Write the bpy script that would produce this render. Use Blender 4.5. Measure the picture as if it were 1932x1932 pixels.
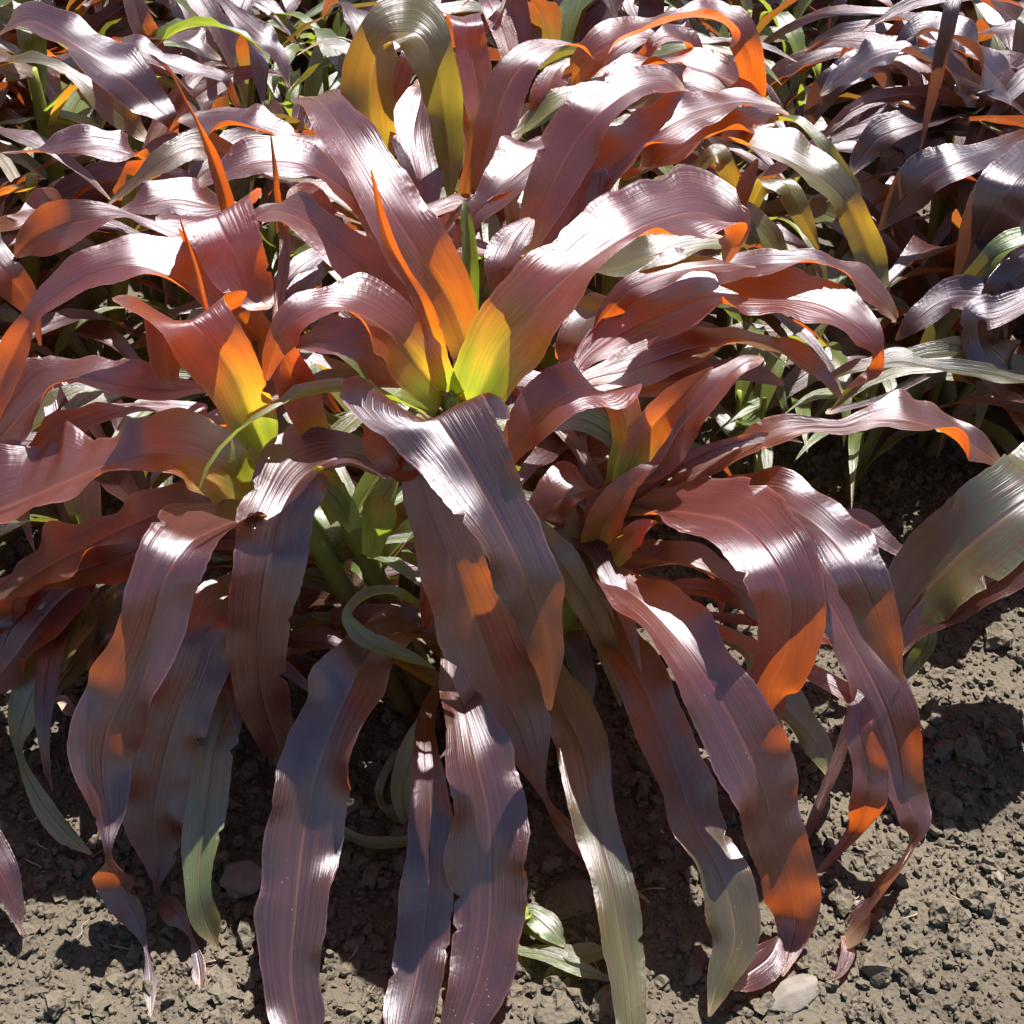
import bpy, bmesh, math, random
import numpy as np
from mathutils import Vector, Matrix, noise

# ------------------------------------------------------------------ camera, world, sun, exposure
for o in list(bpy.data.objects):
    bpy.data.objects.remove(o)
scene = bpy.context.scene
COL = scene.collection
CAM_H, PITCH, FOV = 1.2, math.radians(42), math.radians(40)
cam_d = bpy.data.cameras.new("camera"); cam = bpy.data.objects.new("camera", cam_d); COL.objects.link(cam)
cam.location = (0, 0, CAM_H); cam.rotation_euler = (math.radians(90) - PITCH, 0, 0)
cam_d.sensor_fit = 'HORIZONTAL'; cam_d.angle = FOV; cam_d.clip_start = 0.02; cam_d.clip_end = 2000
scene.camera = cam

SUN_AZ, SUN_EL = math.radians(27), math.radians(68)
sundir = Vector((math.sin(SUN_AZ) * math.cos(SUN_EL), math.cos(SUN_AZ) * math.cos(SUN_EL), math.sin(SUN_EL)))
world = bpy.data.worlds.new("World"); scene.world = world; world.use_nodes = True
wn = world.node_tree.nodes; wl = world.node_tree.links
sky = wn.new('ShaderNodeTexSky'); sky.sky_type = 'NISHITA'; sky.sun_disc = False
sky.sun_elevation = SUN_EL; sky.sun_rotation = SUN_AZ
wl.new(sky.outputs[0], wn['Background'].inputs[0]); wn['Background'].inputs[1].default_value = 0.05; sky.dust_density = 1.0; sky.air_density = 1.0
sun_d = bpy.data.lights.new("sun", 'SUN'); sun_d.energy = 5.0; sun_d.angle = math.radians(0.5); sun_d.color = (1, .96, .89)
sun = bpy.data.objects.new("sun", sun_d); COL.objects.link(sun)
sun.rotation_euler = sundir.to_track_quat('Z', 'Y').to_euler(); sun.location = (1, 3, 5)
scene.view_settings.view_transform = 'Standard'; scene.view_settings.look = 'None'
scene.view_settings.gamma = 1; scene.view_settings.exposure = 1.5
try: scene.view_settings.use_curve_mapping = False
except Exception: pass

scene.render.engine = 'CYCLES'
cy = scene.cycles
cy.use_adaptive_sampling = True; cy.adaptive_threshold = .03; cy.use_denoising = True
cy.max_bounces = 4; cy.diffuse_bounces = 1; cy.glossy_bounces = 2; cy.transmission_bounces = 2; cy.transparent_max_bounces = 4
cy.caustics_reflective = False; cy.caustics_refractive = False

# ------------------------------------------------------------------ geometry helpers
FL = 966.0 / math.tan(FOV / 2)
CP, SP = math.cos(PITCH), math.sin(PITCH)
CAMV = Vector((0, 0, CAM_H))
def at(x, y, h):
    """where the sight line of a photo point (1932 px frame) meets the level h metres above the soil"""
    a, b = (x - 966) / FL, (y - 966) / FL
    d = Vector((a, CP - b * SP, -SP - b * CP))
    t = (h - CAM_H) / d.z
    return CAMV + d * t
def at_y(x, y, Y):
    """the same sight line at Y metres in front of the camera's foot"""
    a, b = (x - 966) / FL, (y - 966) / FL
    d = Vector((a, CP - b * SP, -SP - b * CP))
    return CAMV + d * (Y / d.y)
def depth(p):
    q = p - CAMV
    return q.y * CP - q.z * SP
def proj(p):
    q = p - CAMV; dz = q.y * CP - q.z * SP
    return Vector((q.x / dz * FL, -(q.y * SP + q.z * CP) / dz * FL))

def link(name, me, mat=None, parent=None):
    o = bpy.data.objects.new(name, me); COL.objects.link(o)
    if mat is not None: me.materials.append(mat)
    if parent is not None: o.parent = parent
    return o
def thing(name, loc, label, cat, group=None):
    o = bpy.data.objects.new(name, None); COL.objects.link(o); o.location = loc
    o.empty_display_size = .05; o["label"] = label; o["category"] = cat
    if group: o["group"] = group
    return o
def tag(o, label, cat, group=None):
    o["label"] = label; o["category"] = cat
    if group: o["group"] = group
    return o

def crom(P, n):
    """Catmull-Rom through rows of P, n samples a segment (chord-aware)"""
    P = np.asarray(P, float)
    Q = np.vstack([2 * P[0] - P[1], P, 2 * P[-1] - P[-2]])
    out = []
    for i in range(1, len(Q) - 2):
        p0, p1, p2, p3 = Q[i - 1], Q[i], Q[i + 1], Q[i + 2]
        for k in range(n):
            t = k / n
            out.append(.5 * (2 * p1 + (p2 - p0) * t + (2 * p0 - 5 * p1 + 4 * p2 - p3) * t * t + (3 * p1 - p0 - 3 * p2 + p3) * t ** 3))
    out.append(Q[-2])
    return np.array(out)

PROF = [-1, -.72, -.4, -.12, 0, .12, .4, .72, 1]
def leaf_mesh(pts, hw, roll, green, rng, fold=.32, wav=.12, cols=PROF, origin=(0, 0, 0), v0=0.0, visible=False, thick=0.0, v1=1.0):
    """a ribbon leaf: pts (n,3) world, hw half widths (or visible px half widths if visible), roll in degrees"""
    n = len(pts); P = [Vector(p) for p in pts]
    T = []
    for i in range(n):
        t = P[min(i + 1, n - 1)] - P[max(i - 1, 0)]
        T.append(t.normalized() if t.length > 1e-9 else (T[-1] if T else Vector((0, 0, 1))))
    S = []; prev = None
    for i in range(n):
        t = T[i]; s = t.cross(Vector((0, 0, 1)))
        k = s.length
        vd = (P[i] - CAMV).normalized() if visible else Vector((.3, .9, -.3)).normalized()
        s2 = t.cross(vd)
        if s2.length > 1e-6: s2.normalize()
        if k > 1e-6: s.normalize()
        ref = prev if prev is not None else s
        if s.dot(ref) < 0: s = -s
        if s2.dot(ref) < 0: s2 = -s2
        wgt = min(1, max(0, (k - .45) / .45)) if visible else min(1, max(0, (k - .12) / .35))
        s = s * wgt + s2 * (1 - wgt)
        if prev is not None: s = s * .55 + prev * .45
        s = s - t * s.dot(t)
        if s.length < 1e-6: s = prev if prev is not None else Vector((1, 0, 0))
        s.normalize(); prev = s.copy(); S.append(s)
    # smooth frames
    for _ in range(2):
        S = [(S[max(i - 1, 0)] + S[i] * 2 + S[min(i + 1, n - 1)]).normalized() for i in range(n)]
    rp, rk, ra = rng.uniform(0, 6.28), rng.uniform(18, 32), rng.uniform(9, 22)
    La = 0.0; rn = []
    for i in range(n):
        if i: La += (P[i] - P[i - 1]).length
        rn.append(ra * math.sin(rk * La + rp) * min(1, La / .1))
    S = [(Matrix.Rotation(math.radians(roll[i] + rn[i]), 3, T[i]) @ S[i]).normalized() for i in range(n)]
    # consistent up side: start with the normal towards the stem side/up
    N = [S[i].cross(T[i]).normalized() for i in range(n)]
    mid = sum((N[i].z for i in range(n)), 0)
    if mid < 0: S = [-s for s in S]; N = [-q for q in N]
    W = []
    if visible:
        for i in range(n):
            d = depth(P[i]); e = .005
            pt = proj(P[i] + T[i] * e) - proj(P[i] - T[i] * e)
            ps = proj(P[i] + S[i] * e) - proj(P[i] - S[i] * e)
            full = 2 * e * FL / d
            if pt.length < .15 * full: f = ps.length / full
            else:
                pn = Vector((-pt.y, pt.x)).normalized(); f = abs(ps.dot(pn)) / full
            f = max(f, .5)
            W.append(1.17 * hw[i] * d / FL / f)
        for _ in range(3):
            W = [(W[max(i - 1, 0)] + W[i] * 2 + W[min(i + 1, n - 1)]) / 4 for i in range(n)]
        W[-1] = min(W[-1], hw[-1] * depth(P[-1]) / FL)
    else: W = list(hw)
    L = [0.0]
    for i in range(1, n): L.append(L[-1] + (P[i] - P[i - 1]).length)
    tot = max(L[-1], 1e-6); org = Vector(origin)
    ph1, ph2 = rng.uniform(0, 6.28), rng.uniform(0, 6.28)
    k1, k2 = rng.uniform(38, 62), rng.uniform(38, 62)
    fo = fold * rng.uniform(.7, 1.3)
    verts, uvs = [], []
    for i in range(n):
        v = v0 + (v1 - v0) * L[i] / tot; w = W[i]
        fi = fo * (1.25 - .75 * v)
        amp = wav * min(1, v * 3) * rng.uniform(.97, 1.03)
        for u in cols:
            a = abs(u)
            ph, kk = (ph1, k1) if u < 0 else (ph2, k2)
            z = w * (fi * (a ** 1.3) - fi * .45)
            z += w * 1.5 * amp * a * a * (math.sin(kk * L[i] + ph) + .5 * math.sin(kk * 2.3 * L[i] + ph * 2))
            z -= .0011 * math.exp(-(u / .1) ** 2) * min(1, w / .02) * (1 - v)
            lat = w * u * (1 - .10 * fi) * (1 + .03 * math.sin(kk * 1.7 * L[i] + ph * 3) * a + (rng.uniform(-.022, .022) - (rng.uniform(.1, .3) if rng.random() < .014 else 0) if a == 1 else 0))
            q = P[i] + S[i] * lat + N[i] * z
            if q.z < .004: q.z = .004 + .002 * (u + 1)
            verts.append(tuple(q - org)); uvs.append((u * .5 + .5, v))
    c = len(cols); faces = []
    for i in range(n - 1):
        for j in range(c - 1):
            a = i * c + j
            faces.append((a, a + 1, a + c + 1, a + c))
    me = bpy.data.meshes.new("leaf"); me.from_pydata(verts, [], faces); me.update()
    uvl = me.uv_layers.new(name="UVMap")
    vi = np.zeros(len(me.loops), dtype=np.int32); me.loops.foreach_get("vertex_index", vi)
    uvl.data.foreach_set("uv", np.array(uvs)[vi].astype(np.float32).ravel())
    at_ = me.attributes.new("green", 'FLOAT', 'POINT')
    at_.data.foreach_set("value", np.repeat(np.linspace(green[0], green[1], n) if isinstance(green, tuple) else np.full(n, green), c).astype(np.float32))
    at2 = me.attributes.new("seed", 'FLOAT', 'POINT')
    at2.data.foreach_set("value", np.full(len(verts), rng.random(), dtype=np.float32))
    at3 = me.attributes.new("width", 'FLOAT', 'POINT')
    at3.data.foreach_set("value", np.repeat(np.array(W, dtype=np.float32), c))
    at4 = me.attributes.new("thick", 'FLOAT', 'POINT')
    at4.data.foreach_set("value", np.full(len(verts), thick, dtype=np.float32))
    me.shade_smooth()
    return me

def tube_mesh(path, radii, sides=10, origin=(0, 0, 0), nodes=True):
    P = crom([tuple(p) for p in path], 6); R = crom([[r] for r in radii], 6)[:, 0]
    verts, faces, uvs = [], [], []
    n = len(P); org = Vector(origin)
    for i in range(n):
        t = Vector(P[min(i + 1, n - 1)]) - Vector(P[max(i - 1, 0)]); t.normalize()
        a = t.cross(Vector((0, 1, 0))); a.normalize(); b = t.cross(a)
        r = R[i] * (1.16 if nodes and i % 6 == 0 else 1)
        for k in range(sides):
            th = 2 * math.pi * k / sides
            verts.append(tuple(Vector(P[i]) + a * (r * math.cos(th)) + b * (r * math.sin(th)) - org)); uvs.append((k / sides, i / n))
    for i in range(n - 1):
        for k in range(sides):
            k2 = (k + 1) % sides
            faces.append((i * sides + k, i * sides + k2, (i + 1) * sides + k2, (i + 1) * sides + k))
    faces.append(tuple(range((n - 1) * sides, n * sides)))
    me = bpy.data.meshes.new("stem"); me.from_pydata(verts, [], faces); me.update()
    uvl = me.uv_layers.new(name="UVMap")
    vi = np.zeros(len(me.loops), dtype=np.int32); me.loops.foreach_get("vertex_index", vi)
    uvl.data.foreach_set("uv", np.array(uvs)[vi].astype(np.float32).ravel())
    me.shade_smooth()
    return me

# ------------------------------------------------------------------ materials
class NT:
    def __init__(s, name):
        s.m = bpy.data.materials.new(name); s.m.use_nodes = True; s.t = s.m.node_tree; s.t.nodes.clear()
    def n(s, typ, **kw):
        nd = s.t.nodes.new(typ)
        for k, v in kw.items():
            if k == 'i':
                for a, b in v.items():
                    if isinstance(b, bpy.types.NodeSocket): s.t.links.new(b, nd.inputs[a])
                    else: nd.inputs[a].default_value = b
            else: setattr(nd, k, v)
        return nd
    def math(s, op, a, b=0.0, clamp=False):
        return s.n('ShaderNodeMath', operation=op, use_clamp=clamp, i={0: a, 1: b}).outputs[0]
    def mix(s, f, a, b, mode='MIX'):
        nd = s.n('ShaderNodeMix', data_type='RGBA', blend_type=mode)
        for k, v in ((0, f), (6, a), (7, b)):
            if isinstance(v, bpy.types.NodeSocket): s.t.links.new(v, nd.inputs[k])
            else: nd.inputs[k].default_value = v if k == 0 else (*v, 1)
        return nd.outputs[2]
    def ramp(s, f, stops, interp='LINEAR'):
        nd = s.n('ShaderNodeValToRGB', i={0: f}); cr = nd.color_ramp; cr.interpolation = interp
        while len(cr.elements) < len(stops): cr.elements.new(.5)
        for e, (p, c) in zip(cr.elements, stops): e.position = p; e.color = (*c, 1) if len(c) == 3 else c
        return nd.outputs[0]

def leaf_material():
    t = NT("millet_leaf")
    uv = t.n('ShaderNodeUVMap').outputs[0]
    sx = t.n('ShaderNodeSeparateXYZ', i={0: uv}); u, v = sx.outputs[0], sx.outputs[1]
    gr = t.n('ShaderNodeAttribute', attribute_name='green').outputs['Fac']
    sd = t.n('ShaderNodeAttribute', attribute_name='seed').outputs['Fac']
    ofs = t.math('MULTIPLY', sd, 37.0)
    # lengthwise veins: noise drawn out along the blade
    vec = t.n('ShaderNodeCombineXYZ', i={0: t.math('MULTIPLY', u, 26.0), 1: t.math('MULTIPLY', v, .9), 2: ofs}).outputs[0]
    veins = t.n('ShaderNodeTexNoise', i={'Vector': vec, 'Scale': 1.0, 'Detail': 3.0, 'Roughness': .75}).outputs[0]
    vecb = t.n('ShaderNodeCombineXYZ', i={0: t.math('MULTIPLY', u, 3.0), 1: t.math('MULTIPLY', v, 5.0), 2: ofs}).outputs[0]
    blot = t.n('ShaderNodeTexNoise', i={'Vector': vecb, 'Scale': 1.0, 'Detail': 1.5}).outputs[0]
    mid = t.math('SUBTRACT', 1.0, t.math('MULTIPLY', t.math('ABSOLUTE', t.math('SUBTRACT', u, .5)), 26.0), True)
    edge = t.math('SUBTRACT', t.math('MULTIPLY', t.math('ABSOLUTE', t.math('SUBTRACT', u, .5)), 24.0), 11.2, True)
    # position along the blade, blurred by noise
    vv = t.math('ADD', t.math('ADD', v, t.math('MULTIPLY', t.math('SUBTRACT', blot, .5), .24)), t.math('MULTIPLY', t.math('SUBTRACT', veins, .5), .16))
    th = t.n('ShaderNodeAttribute', attribute_name='thick').outputs['Fac']  # higher values darken the blade colour and cut what passes through it
    purple = t.ramp(vv, [(0, (.12, .17, .025)), (.09, (.15, .10, .03)), (.22, (.064, .0195, .0115)), (.6, (.038, .0135, .0135)), (1, (.036, .0145, .0105))])
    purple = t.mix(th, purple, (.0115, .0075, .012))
    grn = t.ramp(vv, [(0, (.09, .15, .02)), (.5, (.045, .08, .024)), (1, (.06, .11, .024))])
    col = t.mix(gr, purple, grn)
    col = t.mix(t.math('MULTIPLY', t.math('SUBTRACT', veins, .42, True), 2.4, True), col, (.058, .0215, .0145))
    col = t.mix(t.math('MULTIPLY', mid, .22), col, (.22, .085, .07))
    col = t.mix(t.math('MULTIPLY', edge, .35), col, (.2, .10, .09))
    co = t.n('ShaderNodeTexCoord').outputs['Object']
    sp = t.n('ShaderNodeTexVoronoi', i={'Vector': co, 'Scale': 190.0}).outputs['Distance']
    spm = t.math('MULTIPLY', t.math('SUBTRACT', .115, sp, True), 14.0, True)
    col = t.mix(t.math('MULTIPLY', spm, t.math('MULTIPLY', t.math('SUBTRACT', blot, .48, True), 5.0, True)), col, (.30, .24, .17))
    tip = t.math('MULTIPLY', t.math('SUBTRACT', t.math('ADD', v, t.math('MULTIPLY', t.math('SUBTRACT', veins, .5), .12)), .955, True), 30.0, True)
    col = t.mix(t.math('MULTIPLY', tip, .7), col, (.22, .15, .085))
    dk = t.math('ADD', .66, t.math('MULTIPLY', blot, .66))
    hs = t.n('ShaderNodeHueSaturation', i={'Hue': t.math('ADD', .485, t.math('MULTIPLY', sd, .03)), 'Saturation': 1.0, 'Value': dk, 'Fac': 1.0, 'Color': col}).outputs[0]
    # what passes through the blade
    trp = t.ramp(vv, [(0, (.32, .42, .03)), (.11, (.50, .33, .022)), (.30, (.56, .14, .007)), (.6, (.42, .075, .005)), (1, (.42, .085, .005))])
    trg = t.ramp(vv, [(0, (.17, .32, .02)), (1, (.13, .24, .02))])
    tr = t.mix(gr, trp, trg)
    tr = t.mix(t.math('MULTIPLY', t.math('SUBTRACT', veins, .45, True), 2.2, True), tr, (.20, .035, .003), 'MIX')
    tr = t.mix(t.math('MULTIPLY', mid, t.math('MULTIPLY', .6, t.math('SUBTRACT', 1.0, v, True))), tr, (.40, .32, .04))
    tr = t.mix(1.0, tr, t.ramp(t.math('ADD', t.math('MULTIPLY', blot, .7), t.math('MULTIPLY', veins, .45)), [(.3, (.42, .36, .3)), (.75, (1.0, 1.0, 1.0))]), 'MULTIPLY')
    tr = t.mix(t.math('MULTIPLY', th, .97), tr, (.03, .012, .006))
    aw = t.math('MULTIPLY', t.math('ABSOLUTE', t.math('SUBTRACT', u, .5)), 2.0)
    pk = t.n('ShaderNodeTexNoise', i={'Vector': t.n('ShaderNodeCombineXYZ', i={0: t.math('MULTIPLY', u, 9.0), 1: t.math('MULTIPLY', v, 70.0), 2: ofs}).outputs[0], 'Scale': 1.0, 'Detail': 1.0}).outputs[0]
    pk = t.math('MULTIPLY', pk, t.math('MULTIPLY', t.math('POWER', aw, 3.0), .9))
    bmp = t.n('ShaderNodeBump', i={'Strength': .7, 'Distance': .0016,
              'Height': t.math('ADD', t.math('ADD', veins, pk), t.math('MULTIPLY', mid, -.8))})
    b = t.n('ShaderNodeBsdfPrincipled', i={'Base Color': hs, 'Roughness': t.math('ADD', .21, t.math('MULTIPLY', blot, .16)), 'IOR': 1.5,
            'Specular IOR Level': .12, 'Normal': bmp.outputs[0]})
    tl = t.n('ShaderNodeBsdfTranslucent', i={'Color': tr})
    gl = t.n('ShaderNodeBsdfGlossy', distribution='BECKMANN', i={'Color': (.10, .094, .104, 1), 'Roughness': t.math('ADD', .37, t.math('MULTIPLY', blot, .12)), 'Normal': bmp.outputs[0]})
    ad = t.n('ShaderNodeAddShader', i={0: b.outputs[0], 1: tl.outputs[0]})
    ad = t.n('ShaderNodeAddShader', i={0: ad.outputs[0], 1: gl.outputs[0]})
    t.n('ShaderNodeOutputMaterial', i={0: ad.outputs[0]})
    return t.m
def stem_material():
    t = NT("millet_stem")
    uv = t.n('ShaderNodeUVMap').outputs[0]
    sx = t.n('ShaderNodeSeparateXYZ', i={0: uv})
    vec = t.n('ShaderNodeCombineXYZ', i={0: t.math('MULTIPLY', sx.outputs[0], 30.0), 1: t.math('MULTIPLY', sx.outputs[1], 2.0)}).outputs[0]
    no = t.n('ShaderNodeTexNoise', i={'Vector': vec, 'Scale': 1.0, 'Detail': 3.0}).outputs[0]
    c = t.ramp(sx.outputs[1], [(0, (.10, .045, .03)), (.3, (.13, .07, .03)), (.6, (.17, .2, .035)), (1, (.26, .32, .05))])
    c = t.mix(t.math('MULTIPLY', no, .6), c, (.12, .14, .03))
    b = t.n('ShaderNodeBsdfPrincipled', i={'Base Color': c, 'Roughness': .38, 'Normal': t.n('ShaderNodeBump', i={'Strength': .3, 'Distance': .002, 'Height': no}).outputs[0]})
    t.n('ShaderNodeOutputMaterial', i={0: b.outputs[0]})
    return t.m
def soil_material(name, k=1.0, bump=1.0):
    t = NT(name)
    co = t.n('ShaderNodeTexCoord').outputs['Object']
    a = t.n('ShaderNodeTexNoise', i={'Vector': co, 'Scale': 6.0, 'Detail': 3.0}).outputs[0]
    f = t.n('ShaderNodeTexNoise', i={'Vector': co, 'Scale': 160.0, 'Detail': 3.0, 'Roughness': .65}).outputs[0]
    g = t.n('ShaderNodeTexVoronoi', i={'Vector': co, 'Scale': 210.0}).outputs['Distance']
    c = t.ramp(a, [(.3, (.080 * k, .064 * k, .047 * k)), (.7, (.145 * k, .121 * k, .092 * k))])
    c = t.mix(t.math('MULTIPLY', f, .55), c, (.175 * k, .15 * k, .117 * k))
    c = t.mix(t.math('SUBTRACT', .5, t.math('MULTIPLY', g, 1.5), True), c, (.06 * k, .046 * k, .032 * k))
    h = t.math('ADD', f, t.math('MULTIPLY', g, .7))
    b = t.n('ShaderNodeBsdfPrincipled', i={'Base Color': c, 'Roughness': .95, 'Specular IOR Level': .15,
            'Normal': t.n('ShaderNodeBump', i={'Strength': .8 * bump, 'Distance': .004, 'Height': h}).outputs[0]})
    t.n('ShaderNodeOutputMaterial', i={0: b.outputs[0]})
    return t.m
def plain_material(name, c1, c2, rough=.8, scale=40, trans=None):
    t = NT(name)
    co = t.n('ShaderNodeTexCoord').outputs['Object']
    f = t.n('ShaderNodeTexNoise', i={'Vector': co, 'Scale': float(scale), 'Detail': 5.0, 'Roughness': .65}).outputs[0]
    c = t.ramp(f, [(.3, c1), (.7, c2)])
    b = t.n('ShaderNodeBsdfPrincipled', i={'Base Color': c, 'Roughness': rough, 'Normal': t.n('ShaderNodeBump', i={'Strength': .5, 'Distance': .003, 'Height': f}).outputs[0]})
    out = b.outputs[0]
    if trans:
        tl = t.n('ShaderNodeBsdfTranslucent', i={'Color': (*trans, 1)})
        out = t.n('ShaderNodeAddShader', i={0: out, 1: tl.outputs[0]}).outputs[0]
    t.n('ShaderNodeOutputMaterial', i={0: out})
    return t.m
M_LEAF, M_STEM = leaf_material(), stem_material()
M_SOIL, M_CLOD = soil_material("soil", .72), soil_material("soil_clod", .84, .7)
M_STONE = plain_material("pale_stone", (.11, .094, .08), (.2, .17, .145), .85, 45)
M_DRY = plain_material("dry_husk", (.20, .145, .11), (.30, .23, .175), .8, 60)

# ------------------------------------------------------------------ ground
def ground_z(x, y):
    z = .016 * noise.noise((x * 3.1, y * 3.1, 1.7)) + .010 * noise.noise((x * 9, y * 9, 5.1))
    r = noise.noise((x * 2.0 + 7, y * 2.0, 2.2)) * .5 + .55
    r = min(1.0, max(.3, r))
    z += r * (.014 * abs(noise.noise((x * 26, y * 26, 3.3))) + .008 * noise.noise((x * 60, y * 60, 9.3))) + .0028 * noise.noise((x * 120, y * 120, 4.3))
    return z - .004
def build_ground():
    def axis(lo, hi, step, far):
        core = list(np.arange(lo, hi + 1e-6, step))
        a = []; d = step
        x = lo
        while x > -far:
            d *= 1.35; x -= d; a.append(x)
        b = []; d = step; x = hi
        while x < far:
            d *= 1.35; x += d; b.append(x)
        return a[::-1] + core + b
    xs = axis(-.75, .85, .0052, 300); ys = axis(.45, 1.75, .0052, 300)
    nx, ny = len(xs), len(ys)
    verts = [(x, y, ground_z(x, y)) for y in ys for x in xs]
    idx = np.arange(nx * ny).reshape(ny, nx)
    f = np.stack([idx[:-1, :-1], idx[:-1, 1:], idx[1:, 1:], idx[1:, :-1]], -1).reshape(-1, 4)
    me = bpy.data.meshes.new("soil_ground"); me.from_pydata(verts, [], f.tolist()); me.update(); me.shade_smooth()
    o = link("ground", me, M_SOIL); o["kind"] = "structure"
build_ground()

def ico(sub):
    bm = bmesh.new(); bmesh.ops.create_icosphere(bm, subdivisions=sub, radius=1)
    v = np.array([tuple(q.co) for q in bm.verts]); f = np.array([[q.index for q in fa.verts] for fa in bm.faces]); bm.free()
    return v, f
def build_clods():
    rng = np.random.default_rng(5)
    protos = []
    for sub in (1, 2):
        v, f = ico(sub)
        for k in range(6):
            w = np.array([q * (1 + .75 * noise.noise(Vector(q) * 1.3 + Vector((k * 3.1, 0, 0))) + .4 * noise.noise(Vector(q) * 3.6 + Vector((k, 4, 0)))) for q in v])
            protos.append((w, f))
    V, F, off = [], [], 0
    N = 42000
    for i in range(N):
        if i < 36000: x, y = rng.uniform(-.62, .7), rng.uniform(.5, 1.5)
        else: x, y = rng.uniform(-.9, 1.0), rng.uniform(1.2, 2.2)
        dens = noise.noise((x * 2.0 + 7, y * 2.0, 2.2)) * .5 + .55
        if rng.random() > dens + .3: continue
        r = .0022 * math.exp(rng.normal(-.05, .62))
        if r > .0125: r = .0125
        p = protos[rng.integers(0, 6) + (6 if r > .0045 else 0)]
        a = rng.uniform(0, 6.28, 3)
        R = np.array(Matrix.Rotation(a[0], 3, 'X') @ Matrix.Rotation(a[1], 3, 'Y') @ Matrix.Rotation(a[2], 3, 'Z'))
        s = r * rng.uniform(.6, 1.35, 3)
        q = (p[0] * s) @ R.T + np.array([x, y, ground_z(x, y) + r * .45])
        V.append(q); F.append(p[1] + off); off += len(q)
    V = np.vstack(V); F = np.vstack(F)
    me = bpy.data.meshes.new("soil_clods"); me.from_pydata(V.tolist(), [], F.tolist()); me.update()
    o = link("soil_clods", me, M_CLOD); o["kind"] = "stuff"; tag(o, "loose crumbs and small clods of dry brown soil on the ground", "soil")
build_clods()

def rock(name, px, py, size, mat, label, cat, seed, flat=.6, rz=0.0, rough=.35):
    p = at(px, py, 0); p.z = ground_z(p.x, p.y)
    v, f = ico(4); s = Vector((seed * 1.7, seed * .3, 0))
    out = []
    for q in v:
        q = Vector(q)
        d = 1 + rough * noise.noise(q * 1.2 + s) + rough * .35 * noise.noise(q * 3.1 + s) + .05 * noise.noise(q * 8 + s)
        # chop flat facets
        for k in range(7):
            nd = Vector((noise.noise((k, seed, .5)), noise.noise((k, seed, 3.5)), noise.noise((k, seed, 7.5)))).normalized()
            h = q.dot(nd) * d
            if h > .62: d *= (.62 + .12 * (h - .62)) / h
        q = q * d; out.append((q.x * size[0], q.y * size[1], q.z * size[2] * flat + size[2] * flat * .35))
    me = bpy.data.meshes.new(name); me.from_pydata(out, [], f.tolist()); me.update(); me.shade_smooth()
    o = link(name, me, mat); o.location = p; o.rotation_euler.z = rz
    return tag(o, label, cat)

# ------------------------------------------------------------------ plants
rng = random.Random(11)
PLANTS = {}
class Plant:
    def __init__(s, name, base, tillers, label, cat, group=None, thick=0.0):
        s.thick = thick
        s.base = Vector((base[0], base[1], 0)); s.base.z = ground_z(*base) - .004
        s.root = thing(name, s.base, label, cat, group)
        s.stems = []
        for (cx, cy, ch, bx, by) in tillers:
            c = at(cx, cy, ch); b = Vector((base[0] + bx, base[1] + by, 0)); b.z = ground_z(b.x, b.y) - .012
            m1 = b.lerp(c, .35) + Vector((0, 0, .02)); m2 = b.lerp(c, .7) + Vector((0, 0, .015))
            path = [b, m1, m2, c]
            me = tube_mesh(path, [.0105, .0105, .0115, .006], origin=s.base)
            link("stem", me, M_STEM, s.root)
            s.stems.append(crom([tuple(p) for p in path], 14))
    def attach(s, p):
        best = None
        for st in s.stems:
            for q in st:
                if q[2] > p.z + .004: continue
                d = (Vector(q) - p); dd = Vector((d.x, d.y, d.z * .8)).length + (.3 if q[2] < p.z - .22 else 0)
                if best is None or dd < best[0]: best = (dd, Vector(q))
        return best[1] if best else None
    def leaf(s, pts, g=0.0, fold=.32, wav=.12, n=9, attach=True, v0=.1, y=0, arch=0.0, th=None, v1=1.0, name="leaf"):
        rows = []
        if y: v0 = -.14
        m_ = len(pts) - 1
        for k_, q in enumerate(pts):
            p = at_y(q[0], q[1], q[2]) if q[2] > .69 else at(q[0], q[1], q[2] + arch * math.sin(math.pi * (k_ / m_) ** .9)); rows.append([p.x, p.y, p.z, q[3] / 2, q[4] if len(q) > 4 else 0.0])
        if attach:
            p0 = Vector(rows[0][:3]); a = s.attach(p0)
            if a is not None and (a - p0).length > .012:
                d = (a - p0).length
                if d > .07:
                    m = a.lerp(p0, .5); m.z += min(.02, d * .1)
                    rows.insert(0, [*m, max(9, rows[0][3] * .7), rows[0][4]])
                rows.insert(0, [*a, 9, rows[0][4]])
        R = crom(rows, n); R[:, 3] = np.maximum(R[:, 3], 1.0)
        me = leaf_mesh(R[:, :3], R[:, 3], R[:, 4], g, rng, fold, wav, origin=s.base, visible=True, v0=v0, thick=s.thick if th is None else th, v1=v1)
        return link(name, me, M_LEAF, s.root)

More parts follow.
